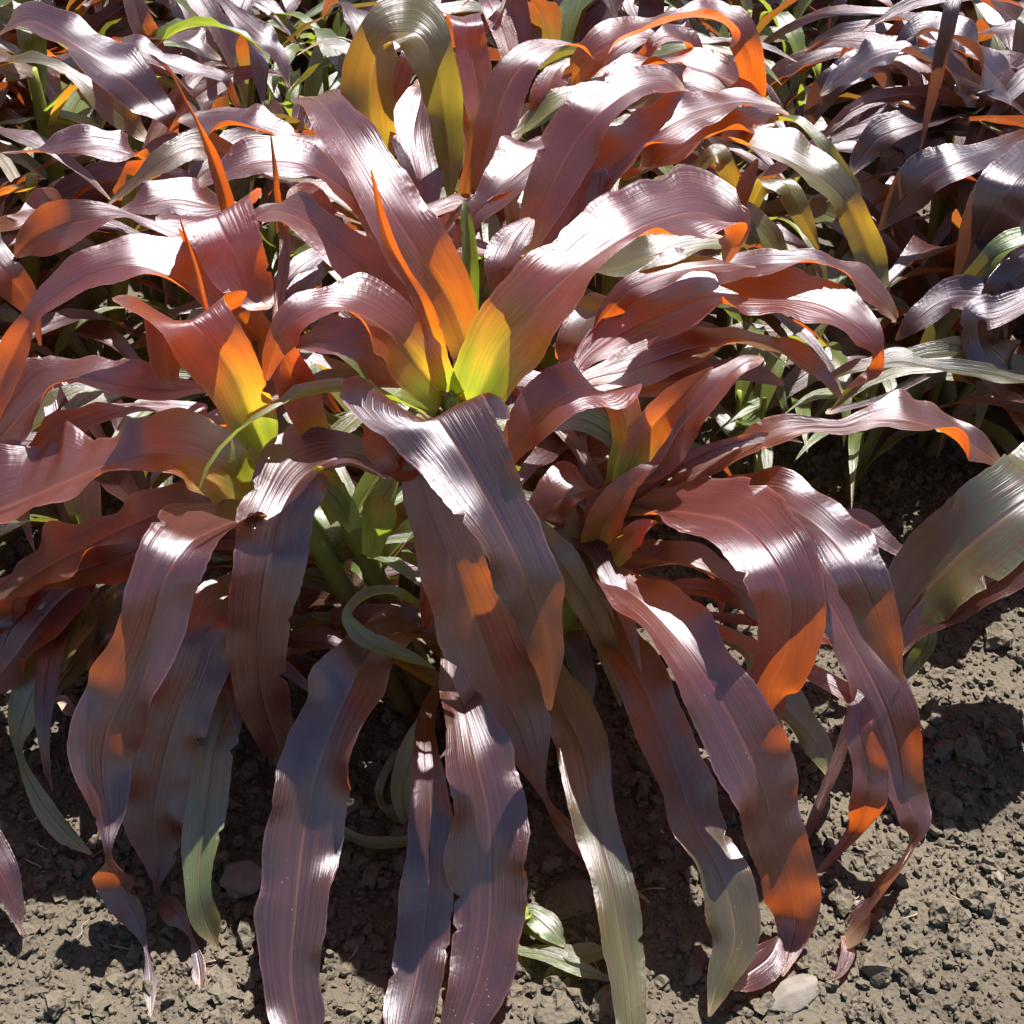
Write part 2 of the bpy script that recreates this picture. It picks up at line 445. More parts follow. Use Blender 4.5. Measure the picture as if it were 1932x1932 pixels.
def gen_leaf_path(rg, root, az, L, elev, droop, n=14):
    pts = []; p = Vector(root); e = elev; st = L / n; a = az; tw = rg.uniform(-.5, .5)
    for i in range(n + 1):
        pts.append(tuple(p))
        d = Vector((math.cos(e) * math.cos(a), math.cos(e) * math.sin(a), math.sin(e)))
        p = p + d * st
        if p.z < .012: p.z = .012 + rg.random() * .004
        e -= droop / n * (.55 + 1.1 * i / n); a += tw / n
        e = max(e, -1.45)
    return pts
def gen_plant_meshes(rg, H, nl, L, green=0.0, width=.026, tillers=2, thick=.72):
    """stems and leaves of a free-standing plant about the origin"""
    out = []
    for t in range(tillers):
        a = rg.uniform(0, 6.28); lean = rg.uniform(.02, .09)
        b = Vector((math.cos(a) * .02, math.sin(a) * .02, -.012)); c = Vector((math.cos(a) * lean, math.sin(a) * lean, H * rg.uniform(.8, 1.05)))
        m = b.lerp(c, .5)
        out.append(("stem", tube_mesh([b, m, c], [.0095, .008, .004], 8)))
        az = rg.uniform(0, 6.28)
        for k in range(nl):
            f = (k + .6) / nl; q = b.lerp(c, f)
            az += math.pi + rg.uniform(-.6, .6)
            ll = L * rg.uniform(.75, 1.15) * (.65 + .55 * math.sin(math.pi * min(1, f * .8 + .15)))
            pts = gen_leaf_path(rg, q, az, ll, rg.uniform(.75, 1.25) + .2 * f, rg.uniform(1.7, 2.7))
            n = len(pts); ww = width * rg.uniform(.8, 1.15)
            hw = [ww * min(1, .35 + 2.6 * (i / n)) * (1 - (i / (n - 1)) ** 3.2) + .0006 for i in range(n)]
            r0 = rg.uniform(-25, 25); r1 = rg.uniform(-60, 60)
            roll = [r0 * min(1, i / 5) + r1 * (i / n) ** 2 for i in range(n)]
            out.append(("leaf", leaf_mesh(pts, hw, roll, green if rg.random() > .3 else max(green, rg.uniform(.4, 1.0)), rg, .35, .16, cols=[-1, -.55, -.12, .12, .55, 1], thick=thick)))
    return out
def place(protos, name, x, y, rz, sc, label, cat, group):
    o = thing(name, (x, y, ground_z(x, y)), label, cat, group); o.rotation_euler.z = rz; o.scale = (sc, sc, sc)
    for nm, me in protos:
        if not me.materials: me.materials.append(M_STEM if nm == "stem" else M_LEAF)
        link(nm, me, None, o)
    return o

GRP = None
# ---- front clump -----------------------------------------------------------
P1 = Plant("millet_plant", (-.065, 1.0),
    [(850, 750, .44, 0, .0), (507, 872, .36, -.05, .01), (606, 862, .365, -.03, .02), (1183, 905, .335, .05, .02),
     (1130, 1075, .235, .05, -.01), (870, 1230, .15, .01, -.03)],
    "big bronze purple millet clump on bare soil with orange glowing leaf bases", "plant")
F = P1.leaf
# leaves of the tall middle shoot
F([(800,880,0.955,90),(802,810,0.945,150),(810,770,0.923,176),(850,825,0.895,160),(893,895,0.873,136),(940,975,0.848,116),(990,1080,0.827,106),(1030,1220,0.820,58),(1036,1340,0.815,8)], wav=.16, th=.85)
F([(770,880,0.945,40),(735,850,0.940,70),(722,800,0.935,66),(722,760,0.928,30)], wav=.05, v0=.3)
F([(800,880,0.945,70),(830,1000,0.915,98),(880,1130,0.890,120),(930,1260,0.875,136),(985,1380,0.860,96),(1026,1500,0.827,10),(1075,1568,.045,36,60),(1147,1638,.03,16,60),(1226,1703,.016,4,40)], wav=.06, th=.3)
F([(885,772,1.0,75),(935,670,.99,120),(1000,585,.99,130),(1090,490,1.01,90),(1180,432,1.05,92),(1260,402,1.09,116),(1335,392,1.12,98),(1383,432,1.13,58),(1370,494,1.13,12)], wav=.07, y=1)
F([(845,757,1.0,60),(800,700,.985,90),(745,630,.975,94),(680,583,.965,78),(620,570,.96,66),(560,600,.955,62),(520,660,.955,42),(502,718,.955,8)], wav=.1, y=1)
F([(835,745,.43,25),(825,660,.49,32),(800,580,.54,32),(765,515,.57,20),(730,444,.61,20),(700,320,.68,3)], fold=.9, wav=.02, y=1)
F([(885,690,.44,50),(855,580,.5,82),(800,490,.55,104),(745,400,.59,104),(690,310,.615,88),(640,235,.625,78),(602,188,.62,58),(578,182,.59,25)], wav=.08)
F([(820,690,.46,30),(775,610,.5,60),(710,520,.535,82),(630,455,.555,70),(560,405,.555,55),(505,395,.55,40),(474,428,.53,12)])
F([(750,768,.40,28),(700,690,.44,38),(650,632,.47,22),(632,605,.48,5)], g=.95)
F([(800,760,.40,40),(740,700,.45,70),(680,650,.48,70),(620,640,.48,60),(570,650,.46,30),(540,690,.42,8)])
# pale sheaths in the heart of the clump
F([(1114,1080,.965,34),(1124,1030,.965,54),(1142,985,.96,62),(1172,935,.96,50),(1215,890,.965,26),(1245,872,.97,3)], v0=-.14, v1=.6, wav=.04, fold=.5, attach=False)
F([(1140,1080,.955,24),(1172,1035,.95,42),(1205,1000,.945,36),(1240,985,.94,4)], v0=-.14, v1=.5, wav=.04, fold=.6, attach=False)
F([(640,985,.95,30),(632,945,.95,52),(612,905,.95,50),(600,880,.95,14)], g=.7, v0=-.3, v1=.2, wav=.03, fold=.5, attach=False)
F([(668,1000,.95,20),(650,960,.95,44),(625,930,.95,30),(612,915,.95,8)], g=.8, v0=-.3, v1=.2, wav=.03, attach=False)
F([(700,1050,.95,30),(708,1000,.95,52),(716,960,.945,56),(722,935,.94,20)], g=.5, v0=-.3, v1=.2, wav=.05, attach=False)
# right hand leaves
F([(1090,705,1.1,22),(1150,640,1.13,62),(1240,590,1.15,104),(1340,555,1.17,88),(1440,556,1.17,66),(1540,565,1.16,84),(1620,612,1.14,72),(1655,662,1.13,22),(1648,702,1.13,24),(1598,732,1.12,6)], wav=.14)
F([(1100,725,1.07,22),(1200,692,1.09,66),(1300,655,1.12,66),(1400,635,1.13,56),(1480,660,1.13,42),(1550,705,1.12,28),(1590,754,1.11,5)], g=.2)
F([(1010,760,.36,30),(1060,750,.37,50),(1150,735,.38,60),(1250,715,.385,60),(1340,705,.38,52),(1420,700,.37,36),(1480,725,.35,6)], th=.5)
F([(1160,930,1.01,40),(1178,880,1.005,56),(1185,830,1.0,54),(1172,765,.985,56),(1130,727,.968,80),(1070,738,.952,90),(1010,785,.945,80),(970,840,.945,46),(953,892,.945,6)], wav=.03, v0=-.2, attach=False)
F([(1172,925,1.0,36),(1192,870,.995,52),(1230,805,.99,60),(1282,750,.985,44),(1345,692,.98,3)], fold=.5, wav=.04, v0=-.25, attach=False)
F([(1235,885,.33,50),(1285,805,.37,62),(1335,745,.40,52),(1395,690,.42,34),(1440,675,.42,8)])
F([(1150,940,1.03,24),(1220,952,1.0,56),(1300,955,.97,94),(1380,972,.93,126),(1450,1040,.875,130),(1490,1130,.845,122),(1485,1230,.84,96),(1452,1305,.84,80),(1464,1374,.84,8)], wav=.05, th=.35)
F([(1300,930,1.05,30),(1400,932,1.02,60),(1480,945,.98,88),(1560,1000,.93,78),(1620,1080,.885,86),(1660,1180,.875,68),(1702,1287,.87,5)], wav=.12, th=.8)
F([(1500,1060,.95,40),(1560,1120,.93,66),(1610,1210,.9,74),(1660,1310,.865,102),(1690,1400,.84,88),(1705,1480,.82,68),(1728,1545,.8,60),(1722,1592,.06,14,40),(1695,1640,.05,32,60),(1650,1700,.035,66,60),(1600,1765,.02,32,40),(1580,1787,.012,4,30)], wav=.16, th=.4)
F([(1600,1310,.86,30),(1622,1385,.83,46),(1640,1450,.815,58),(1636,1512,.80,60),(1610,1570,.06,26),(1560,1628,.03,12),(1533,1652,.015,3)], wav=.04)
F([(1590,1210,.16,16),(1613,1290,.125,20),(1600,1374,.09,22),(1572,1456,.06,20),(1528,1562,.025,16),(1502,1610,.012,3)], fold=.8, th=.5)
F([(1590,1765,.02,6),(1600,1795,.02,24),(1588,1830,.014,18),(1572,1850,.01,3)], attach=False)
F([(1250,930,.28,20),(1310,890,.31,26),(1390,850,.335,44),(1470,815,.355,54),(1530,805,.36,24),(1590,805,.365,26),(1660,785,.37,42),(1730,790,.365,60),(1800,815,.345,62),(1855,850,.32,34),(1897,882,.295,5)], wav=.14)
F([(1180,1045,.235,30),(1260,1052,.25,40),(1340,1070,.245,52),(1400,1110,.225,52),(1450,1165,.2,36),(1480,1220,.17,6)], g=.15)
F([(1180,1090,.22,20),(1260,1105,.22,24),(1350,1115,.215,34),(1430,1150,.2,40),(1500,1190,.18,40),(1560,1200,.17,46),(1622,1255,.145,5)])
F([(1400,1220,.15,20),(1440,1290,.12,50),(1500,1350,.09,55),(1545,1410,.055,45),(1570,1470,.03,8)], g=.55)
# short shoot
F([(1150,960,.28,48),(1135,918,.315,52),(1080,922,.32,76),(1035,962,.295,76),(1005,1015,.26,36),(992,1060,.235,6)], wav=.03)
F([(1115,1060,.24,48),(1135,985,.285,64),(1165,930,.315,60),(1190,900,.33,20)], fold=.5, wav=.03, y=1)
F([(1130,1070,.235,40),(1165,1020,.27,44),(1210,985,.29,40),(1240,975,.30,8)], fold=.6, wav=.03, y=1)
F([(1150,1085,0.925,46),(1220,1132,0.885,80),(1290,1210,0.845,102),(1350,1300,0.810,114),(1400,1390,0.785,130),(1440,1480,0.765,120),(1460,1570,0.750,94),(1490,1660,0.735,94),(1500,1745,.022,66),(1476,1842,.008,5)], wav=.12, th=.4)
F([(1120,1150,.19,44),(1180,1230,.17,76),(1230,1330,.14,88),(1270,1430,.11,88),(1310,1540,.08,86),(1355,1630,.06,74),(1380,1710,.04,92),(1385,1780,.028,74),(1360,1850,.018,48),(1338,1918,.01,5)], g=(0, .4), th=.4, wav=.12, arch=0.05)
F([(1380,1860,.03,20,40),(1420,1835,.03,60,50),(1455,1805,.03,50,50),(1470,1770,.03,10,50)], attach=False)
F([(1000,980,.31,20),(1040,1030,.29,50),(1080,1090,.255,54),(1120,1160,.21,48),(1150,1240,.165,34),(1171,1332,.12,4)], g=.6, arch=0.03)
# front leaves
F([(770,1180,.945,50),(710,1215,.895,82),(660,1290,.845,110),(615,1390,.81,114),(590,1490,.78,126),(570,1600,.745,128),(555,1720,.70,114),(548,1830,.05,96),(565,1940,.02,82),(585,2010,.008,14)], wav=.12, th=.6)
F([(855,1215,.935,36),(858,1290,.88,48),(880,1350,.84,76),(905,1440,.795,110),(922,1530,.765,126),(922,1640,.732,132),(922,1740,.70,114),(905,1840,.04,106),(870,1940,.015,72),(845,2000,.006,12)], wav=.11, th=.5)
F([(812,1330,.13,24),(802,1420,.14,42),(812,1510,.125,66),(812,1620,.095,80),(802,1720,.062,86),(790,1820,.036,90),(768,1930,.016,78),(750,2010,.006,12)], wav=.14, th=.6)
F([(1020,1230,.13,40),(1055,1310,.12,72),(1095,1400,.1,84),(1110,1490,.08,80),(1130,1580,.06,72),(1155,1670,.045,66),(1170,1760,.03,74),(1185,1850,.018,58),(1192,1945,.01,48),(1196,2010,.006,8)], g=.42, wav=.14, arch=0.045)
F([(870,1170,.16,30),(905,1240,.17,50),(960,1260,.165,50),(1010,1300,.14,36),(1030,1360,.11,6)])
F([(850,1200,.15,28),(800,1165,.19,40),(740,1180,.2,52),(690,1220,.17,44),(650,1270,.13,10)])
F([(850,1200,.14,26),(790,1180,.17,40),(700,1170,.17,46),(620,1180,.15,46),(560,1220,.12,30),(530,1260,.09,6)], g=.15)
F([(790,1140,.93,10),(750,1118,.92,15),(692,1122,.905,18),(656,1162,.895,20),(690,1205,.885,32),(750,1232,.88,24),(822,1262,.88,4)], g=1, attach=False)
F([(700,1010,.2,12),(740,1035,.21,22),(790,1060,.2,24),(826,1080,.19,16)], g=1)
F([(806,1182,.935,20),(803,1130,.93,20),(797,1083,.925,4)], fold=.9, wav=.01, attach=False, v0=.35)
# left shoots
F([(505,865,1.0,35),(480,800,.995,76),(445,720,.985,100),(394,642,.98,118),(352,592,.992,116),(328,598,1.03,108),(312,650,1.05,64),(318,705,1.055,44),(330,735,1.05,8)], wav=.03, y=1)
F([(497,850,.365,30),(455,790,.405,56),(425,730,.44,50),(405,660,.48,34),(390,590,.515,12),(370,510,.56,10),(340,414,.61,3)], fold=.8, wav=.02, y=1)
F([(608,855,.365,30),(585,790,.41,56),(555,720,.45,66),(530,660,.485,50),(518,618,.50,16)], wav=.03, y=1)
F([(530,850,.36,30),(565,820,.38,50),(600,820,.385,40),(640,850,.37,8)], g=.3)
F([(500,660,.42,60),(430,578,.475,72),(350,520,.51,80),(260,490,.525,76),(170,513,.515,60),(105,553,.495,46),(60,600,.47,36),(20,680,.42,52),(-15,770,.37,40),(-30,830,.33,6)], wav=.08)
F([(430,510,.45,40),(350,457,.485,36),(290,427,.50,26),(235,406,.505,12),(170,412,.50,58,-30),(110,428,.485,84,-40),(60,452,.46,58,-40),(28,484,.44,8,-40)], wav=.05)
F([(440,742,.36,18),(370,731,.385,16),(300,732,.40,52),(210,716,.415,66),(130,705,.415,60),(70,742,.39,64),(10,812,.35,68),(-40,880,.31,10)])
F([(450,800,.33,36),(400,795,.35,44),(330,778,.36,30),(260,770,.375,14),(190,786,.375,46),(120,815,.36,54),(70,850,.335,38),(33,885,.31,5)])
F([(500,945,.32,60),(430,890,.375,112),(350,850,.405,118),(270,850,.415,84),(190,872,.405,70),(100,905,.38,112),(20,940,.345,138),(-60,980,.30,116),(-130,1030,.25,10)], wav=.12, y=1)
F([(500,960,0.955,45),(430,975,0.920,72),(362,1010,0.880,96),(315,1080,0.845,114),(290,1170,0.825,110),(250,1270,0.810,112),(205,1370,0.795,126),(195,1450,0.780,100),(205,1540,0.755,50),(205,1615,0.730,10),(226,1670,.05,58,50),(255,1730,.035,40,50),(275,1790,.02,6,40),(282,1850,.012,22,40),(285,1932,.006,3,30)], wav=.12, th=.65)
F([(760,890,.36,20),(705,870,.385,52),(645,856,.40,60),(575,880,.395,102),(530,950,.38,122),(510,1040,.365,122),(495,1130,.325,110),(485,1220,.265,96),(495,1310,.2,86),(520,1390,.14,66),(541,1457,.09,6)], wav=.07, th=.7)
F([(520,1060,0.990,40),(460,1110,0.950,64),(400,1170,0.910,100),(370,1260,0.880,106),(330,1360,0.855,112),(305,1450,0.835,112),(290,1540,0.815,108),(300,1620,0.795,58),(297,1682,0.770,8),(328,1722,.03,44,50),(360,1766,.02,7,50),(375,1830,.012,22,40),(377,1880,.006,3,30)], wav=.12, th=.45)
F([(490,1200,.15,30),(450,1300,.14,58),(410,1400,.11,60),(395,1500,.085,66),(378,1600,.06,60),(375,1680,.045,42),(388,1740,.03,50),(411,1787,.02,4)], g=.72, wav=.08, arch=0.04)
F([(440,960,.27,30),(350,950,.29,58),(250,985,.285,62),(150,1030,.26,60),(60,1080,.23,62),(-20,1150,.19,40),(-60,1200,.15,6)], g=.1, wav=.2)
F([(420,1000,.25,30),(310,1010,.26,54),(210,1050,.245,70),(130,1080,.22,60),(40,1110,.2,58),(-20,1200,.15,44),(-50,1260,.1,6)], wav=.2)
F([(230,1060,.23,26),(140,1105,.21,74),(70,1170,.185,92),(20,1240,.15,86),(-30,1320,.1,10)])
F([(220,1080,.2,40),(125,1180,.18,80),(72,1270,.14,74),(42,1360,.1,46),(36,1420,.075,12),(70,1500,.045,30,30),(120,1568,.025,36,30),(172,1612,.015,4)], g=(.6, 1.0))
F([(360,1100,.18,30),(280,1130,.19,56),(200,1190,.17,60),(130,1260,.13,44),(90,1330,.1,6)], g=.35)
F([(470,1080,.2,20),(420,1100,.2,30),(360,1140,.185,46),(310,1220,.15,50),(290,1290,.12,24)], g=.85)
F([(450,600,1.12,40),(420,520,1.13,62),(396,440,1.125,96),(400,397,1.1,120),(425,445,1.075,114),(452,505,1.066,98),(488,560,1.06,60),(512,580,1.055,12)], wav=.03, y=1)
F([(462,560,.44,26),(445,470,.48,30),(430,390,.53,28),(402,300,.58,22),(375,236,.62,7),(350,190,.645,5),(325,140,.67,2)], fold=.9, wav=.01, y=1)
F([(540,470,.47,20),(528,400,.5,12),(520,330,.54,9),(510,250,.58,2)], fold=.9, wav=.01, y=1)
F([(560,930,.25,30),(600,950,.27,50),(640,990,.26,50),(672,1010,.24,20)], g=.9)
F([(640,1010,.2,20),(690,990,.24,40),(720,940,.27,50),(745,900,.29,20)], g=.8)
F([(650,1030,.19,24),(610,1000,.22,40),(570,1000,.225,36),(540,1040,.2,6)])
F([(700,1040,.18,24),(740,1010,.22,44),(755,960,.26,40),(760,930,.27,6)], g=.45)
F([(600,1020,.2,20),(620,1060,.2,40),(600,1090,.18,36),(570,1100,.16,10)])

# ---- second clump, right behind --------------------------------------------
P2 = Plant("millet_plant", (-.02, 1.36),
    [(880, 430, .37, -.02, 0), (995, 480, .385, .05, 0), (700, 420, .40, -.12, 0), (1180, 340, .43, .12, .02)],
    "millet clump behind the big front clump, with pale green shoot in its middle", "plant", thick=0.15)
F = P2.leaf
F([(850,540,.34,34),(880,430,.40,30),(930,370,.43,60),(985,315,.45,86),(1040,270,.46,60),(1090,240,.45,10)])
F([(890,595,1.24,24),(889,520,1.24,28),(886,455,1.25,26),(880,405,1.26,18),(876,375,1.27,4)], g=.9, fold=.8, wav=.06, attach=False)
F([(905,560,.30,30),(930,480,.34,34),(925,420,.36,30),(915,390,.37,6)], g=.9)
F([(988,490,.385,26),(1010,420,.42,56),(1045,340,.46,86),(1082,265,.495,92),(1130,205,.525,80),(1190,165,.535,62),(1250,150,.53,42),(1292,166,.515,6)], wav=.05)
F([(1010,530,.37,26),(1060,440,.41,44),(1110,350,.45,72),(1180,280,.48,82),(1260,230,.5,76),(1340,200,.5,56),(1400,187,.495,42),(1474,202,.48,8)])
F([(1190,330,.45,26),(1260,285,.475,42),(1330,252,.48,52),(1400,225,.48,48),(1450,207,.47,26),(1490,216,.455,10)])
F([(1250,300,.44,20),(1330,250,.46,34),(1400,262,.475,46),(1480,285,.475,66),(1550,330,.455,64),(1595,380,.425,50),(1625,440,.385,54),(1650,500,.345,48),(1678,562,.31,4)], g=(0, .7), wav=.08)
F([(1440,230,.46,14),(1500,225,.475,16),(1550,275,.455,20),(1590,330,.425,30),(1615,378,.4,22),(1588,425,.37,5)], g=.7, fold=.7)
F([(1280,560,.40,30),(1340,520,.43,44),(1400,500,.445,46),(1470,492,.455,40),(1540,492,.45,28),(1600,512,.435,42),(1650,552,.41,48),(1692,602,.375,10)])
F([(1110,510,.44,30),(1220,482,.47,46),(1310,458,.475,46),(1372,452,.47,14)], g=.5)
F([(1120,610,.41,30),(1190,545,.455,42),(1280,507,.47,46),(1360,497,.47,44),(1424,502,.46,10)])
F([(965,565,.37,30),(945,512,.41,50),(965,458,.43,56),(1003,412,.44,14)], wav=.04)
F([(1150,450,.40,26),(1130,400,.43,38),(1132,340,.46,34),(1140,315,.47,6)], wav=.03)
F([(720,470,.38,30),(690,400,.42,32),(640,345,.46,48),(570,302,.49,52),(490,300,.495,56),(420,325,.485,48),(368,347,.47,8)])
F([(700,420,.40,26),(600,285,.47,28),(530,252,.485,42),(460,230,.49,46),(400,225,.48,40),(336,226,.47,8)])
F([(480,400,.42,26),(430,385,.45,44),(400,380,.47,56),(330,370,.48,62),(270,385,.475,36),(218,401,.46,4)])
F([(500,330,.43,22),(430,290,.46,30),(370,275,.48,42),(310,300,.475,46),(260,340,.45,20),(204,386,.42,4)], g=.25)
F([(800,420,.34,44),(795,330,.38,70),(780,245,.41,78),(792,182,.43,56),(802,150,.43,20)], wav=.05)
F([(660,450,.38,26),(620,420,.42,40),(590,380,.44,46),(560,370,.44,30),(540,390,.43,6)])
F([(1250,600,.36,30),(1150,560,.42,40),(1080,640,.40,44),(1065,680,.37,30)], g=.1)
F([(1300,330,.38,22),(1350,290,.41,30),(1375,330,.38,30),(1390,400,.33,26),(1400,450,.3,5)], g=.5)
F([(1340,420,.33,22),(1400,400,.36,32),(1440,440,.34,40),(1470,480,.31,36),(1490,520,.28,5)], g=.5)
F([(1390,430,.3,22),(1440,350,.36,26),(1480,350,.37,34),(1510,400,.34,38),(1545,470,.29,5)], g=.55)
F([(1330,460,.3,22),(1385,400,.36,24),(1410,340,.4,26),(1430,300,.42,5)])

# ---- third clump ------------------------------------------------------------
P3 = Plant("millet_plant", (-.03, 1.62),
    [(885, 320, .36, -.03, 0), (725, 270, .38, -.12, .01), (1080, 190, .42, .09, .02), (960, 110, .44, .02, .08)],
    "millet plant with a tall folded pale green leaf and glowing orange blade", "plant")
F = P3.leaf
F([(722,300,.37,40),(700,220,.43,82),(697,140,.48,88),(730,62,.53,80),(785,55,.54,85),(825,130,.5,72),(840,220,.44,58),(848,310,.385,40),(850,370,.35,12),(862,430,.31,18),(878,492,.275,3)], g=(.1, 1.0), wav=.05, v0=.05, th=.2)
F([(885,415,.35,44),(900,340,.40,52),(930,250,.45,66),(955,170,.49,72),(990,115,.515,52),(1040,87,.52,26),(1090,86,.515,14),(1122,112,.49,4)], wav=.05, y=1)
F([(908,240,.42,40),(902,170,.455,56),(890,100,.49,54),(880,45,.52,48),(868,28,.515,42),(858,62,.49,30),(855,90,.47,6)], wav=.03, y=1)
F([(968,125,.45,30),(950,60,.48,38),(925,10,.5,32),(905,-25,.5,10)], wav=.03, y=1)
F([(978,90,.4,44),(972,30,.43,46),(962,-20,.46,40),(955,-60,.47,8)], wav=.03)
F([(1060,225,.42,30),(1080,155,.46,42),(1130,92,.5,56),(1220,47,.53,50),(1310,25,.54,46),(1380,45,.52,56),(1416,110,.475,46),(1421,180,.42,40),(1412,220,.39,6)], wav=.05)
F([(1200,120,.45,20),(1235,80,.475,22),(1270,65,.48,32),(1300,85,.46,36),(1320,130,.43,28),(1325,178,.4,14)], wav=.03)
F([(1100,170,.41,30),(1160,95,.45,42),(1210,65,.46,36),(1247,92,.44,8)], wav=.03, y=1)
F([(1150,150,.46,15),(1100,172,.46,36),(1040,205,.445,42),(990,240,.42,22),(961,254,.41,3)], g=.75, attach=False)
F([(1100,240,.40,28),(1030,200,.44,50),(1050,140,.47,46),(1080,110,.48,10)])
F([(1120,210,.42,24),(1180,140,.46,44),(1260,110,.47,50),(1340,130,.46,46),(1400,160,.44,30),(1440,190,.42,5)])
F([(880,260,.39,30),(850,200,.42,40),(840,150,.44,42),(810,110,.44,30),(780,110,.43,6)])
F([(760,260,.37,26),(750,180,.42,32),(770,110,.46,30),(790,80,.47,6)])
F([(900,190,.41,24),(860,120,.44,20),(930,40,.49,14),(955,-5,.51,4)], fold=.8)
F([(1180,200,.38,26),(1240,160,.42,42),(1300,150,.43,46),(1360,170,.42,36),(1400,200,.4,5)], g=.15)
F([(720,180,.42,22),(660,95,.46,20),(610,80,.465,18),(560,105,.45,3)], g=.35)

# ---- left neighbours --------------------------------------------------------
P4 = Plant("millet_plant", (-.52, 1.42), [(250, 330, .40, -.02, 0), (60, 330, .40, -.12, .02)],
    "purple millet plant left of the second clump, with a twisted yellow orange leaf tip", "plant", thick=0.4)
F = P4.leaf
F([(300,330,.41,16),(275,297,.44,14),(220,276,.46,46),(150,270,.465,50),(80,283,.455,26),(3,288,.44,3)])
F([(-60,230,.38,30),(-40,145,.42,30),(0,120,.44,26),(70,113,.455,24),(125,131,.45,15),(175,170,.43,40),(225,215,.4,46),(260,246,.375,26),(286,272,.36,4)], g=.3)
F([(-80,440,.42,40),(-40,450,.48,50),(0,500,.47,55),(40,552,.44,50),(66,602,.41,20),(76,652,.38,5)])
F([(150,400,.36,24),(100,385,.40,40),(40,420,.41,44),(-20,440,.4,40),(-60,480,.37,6)])
F([(200,420,.33,24),(250,330,.4,30),(300,290,.42,40),(350,280,.42,36),(400,300,.4,5)])
P5 = Plant("millet_plant", (-.62, 1.72), [(60, 130, .42, 0, 0), (240, 130, .40, .1, .02)],
    "millet plant with long broad grey purple leaf sweeping toward the second clump", "plant", thick=0.6)
F = P5.leaf
F([(-30,90,.46,36),(0,52,.5,40),(60,35,.52,50),(140,75,.52,60),(220,130,.5,84),(282,190,.465,60),(318,222,.45,30),(332,255,.42,8)], wav=.06)
F([(200,90,.47,20),(240,78,.5,22),(300,108,.49,36),(370,135,.475,26),(425,150,.465,13),(450,200,.43,10),(492,227,.41,3)])
F([(245,-30,.5,30),(265,40,.46,40),(285,80,.43,38),(305,150,.38,24),(310,190,.35,6)], attach=False)
F([(280,90,.4,26),(300,65,.43,34),(340,70,.44,42),(380,90,.43,34),(418,112,.41,5)])
F([(400,-20,.44,14),(420,0,.45,16),(460,40,.44,32),(500,75,.43,36),(530,110,.41,26),(545,165,.38,5)], attach=False)
# ---- right row --------------------------------------------------------------
P6 = Plant("millet_plant", (.66, 1.56), [(1880, 190, .41, 0, 0), (1960, 280, .43, .05, -.08), (1800, 130, .43, -.08, .06)],
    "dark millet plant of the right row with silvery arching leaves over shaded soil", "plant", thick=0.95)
F = P6.leaf
F([(1880,172,.42,20),(1820,136,.455,62),(1750,105,.475,62),(1690,92,.48,52),(1630,115,.465,46),(1580,150,.44,34),(1548,180,.42,4)], wav=.14)
F([(1700,90,.47,20),(1730,60,.49,36),(1780,55,.5,44),(1840,92,.485,56),(1890,150,.45,50),(1932,192,.42,40),(1972,235,.38,6)], wav=.16)
F([(1808,-40,.6,28),(1795,20,.58,28),(1780,90,.54,26),(1765,160,.49,20),(1750,220,.45,12),(1736,284,.41,3)], fold=.7, wav=.02, attach=False)
F([(1850,200,.40,20),(1790,210,.42,40),(1710,235,.425,48),(1660,256,.415,48),(1625,297,.39,36),(1604,333,.37,4)])
F([(1960,245,.42,16),(1870,285,.435,36),(1800,305,.44,62),(1745,335,.42,76),(1700,382,.385,54),(1658,434,.345,5)], wav=.06)
F([(1980,260,.45,40),(1920,330,.46,84),(1880,390,.43,98),(1845,452,.385,66),(1800,534,.33,5)], wav=.06)
F([(1900,230,.38,24),(1850,200,.4,40),(1790,190,.41,46),(1720,170,.4,40),(1660,190,.38,30),(1620,230,.35,5)])
F([(1880,260,.36,24),(1820,240,.38,30),(1750,250,.38,40),(1690,290,.35,40),(1650,340,.31,5)])
F([(1700,190,.34,24),(1640,130,.40,40),(1590,140,.41,46),(1545,190,.37,40),(1520,250,.32,5)])
P7 = Plant("millet_plant", (.70, 1.22), [(1985, 560, .37, 0, 0), (1975, 700, .28, -.06, -.02)],
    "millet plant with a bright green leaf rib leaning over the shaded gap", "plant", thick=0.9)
F = P7.leaf
F([(1985,440,.42,24),(1900,465,.41,36),(1840,520,.37,38),(1795,580,.32,38),(1760,640,.27,36),(1735,720,.2,28),(1728,770,.15,6)], g=.95, fold=.5, wav=.03, attach=False)
F([(1980,580,.33,26),(1930,560,.35,50),(1860,562,.36,60),(1790,562,.35,50),(1730,602,.33,40),(1690,642,.3,5)])
F([(1990,540,.38,40),(1900,585,.37,46),(1848,600,.36,50),(1850,650,.33,60),(1900,705,.3,90),(1960,745,.27,50),(2000,780,.25,8)])
F([(1990,765,.25,40),(1932,725,.27,36),(1850,705,.28,26),(1790,690,.285,18),(1740,715,.275,11),(1680,745,.26,11),(1620,765,.25,10),(1558,781,.24,11)], fold=.8)
F([(1985,720,.29,20),(1850,702,.33,26),(1760,690,.35,22),(1700,676,.36,32),(1640,690,.36,18),(1590,702,.35,22),(1540,718,.33,4)], g=.3)
F([(1980,480,.38,40),(1940,500,.39,60),(1890,560,.36,70),(1870,640,.3,60),(1865,700,.25,6)])
P8 = Plant("millet_plant", (.66, .90), [(2085, 880, .28, 0, 0), (2080, 980, .25, -.03, -.02)],
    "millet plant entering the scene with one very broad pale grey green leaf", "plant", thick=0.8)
F = P8.leaf
F([(2060,870,.30,120),(1970,920,.315,150),(1880,985,.295,158),(1790,1060,.25,150),(1720,1140,.2,110),(1686,1215,.165,40),(1680,1262,.14,5)], g=.4, wav=.05)
F([(2060,980,.28,60),(1960,1040,.28,78),(1880,1090,.255,74),(1800,1140,.22,60),(1735,1180,.19,44),(1695,1240,.16,5)], wav=.1)
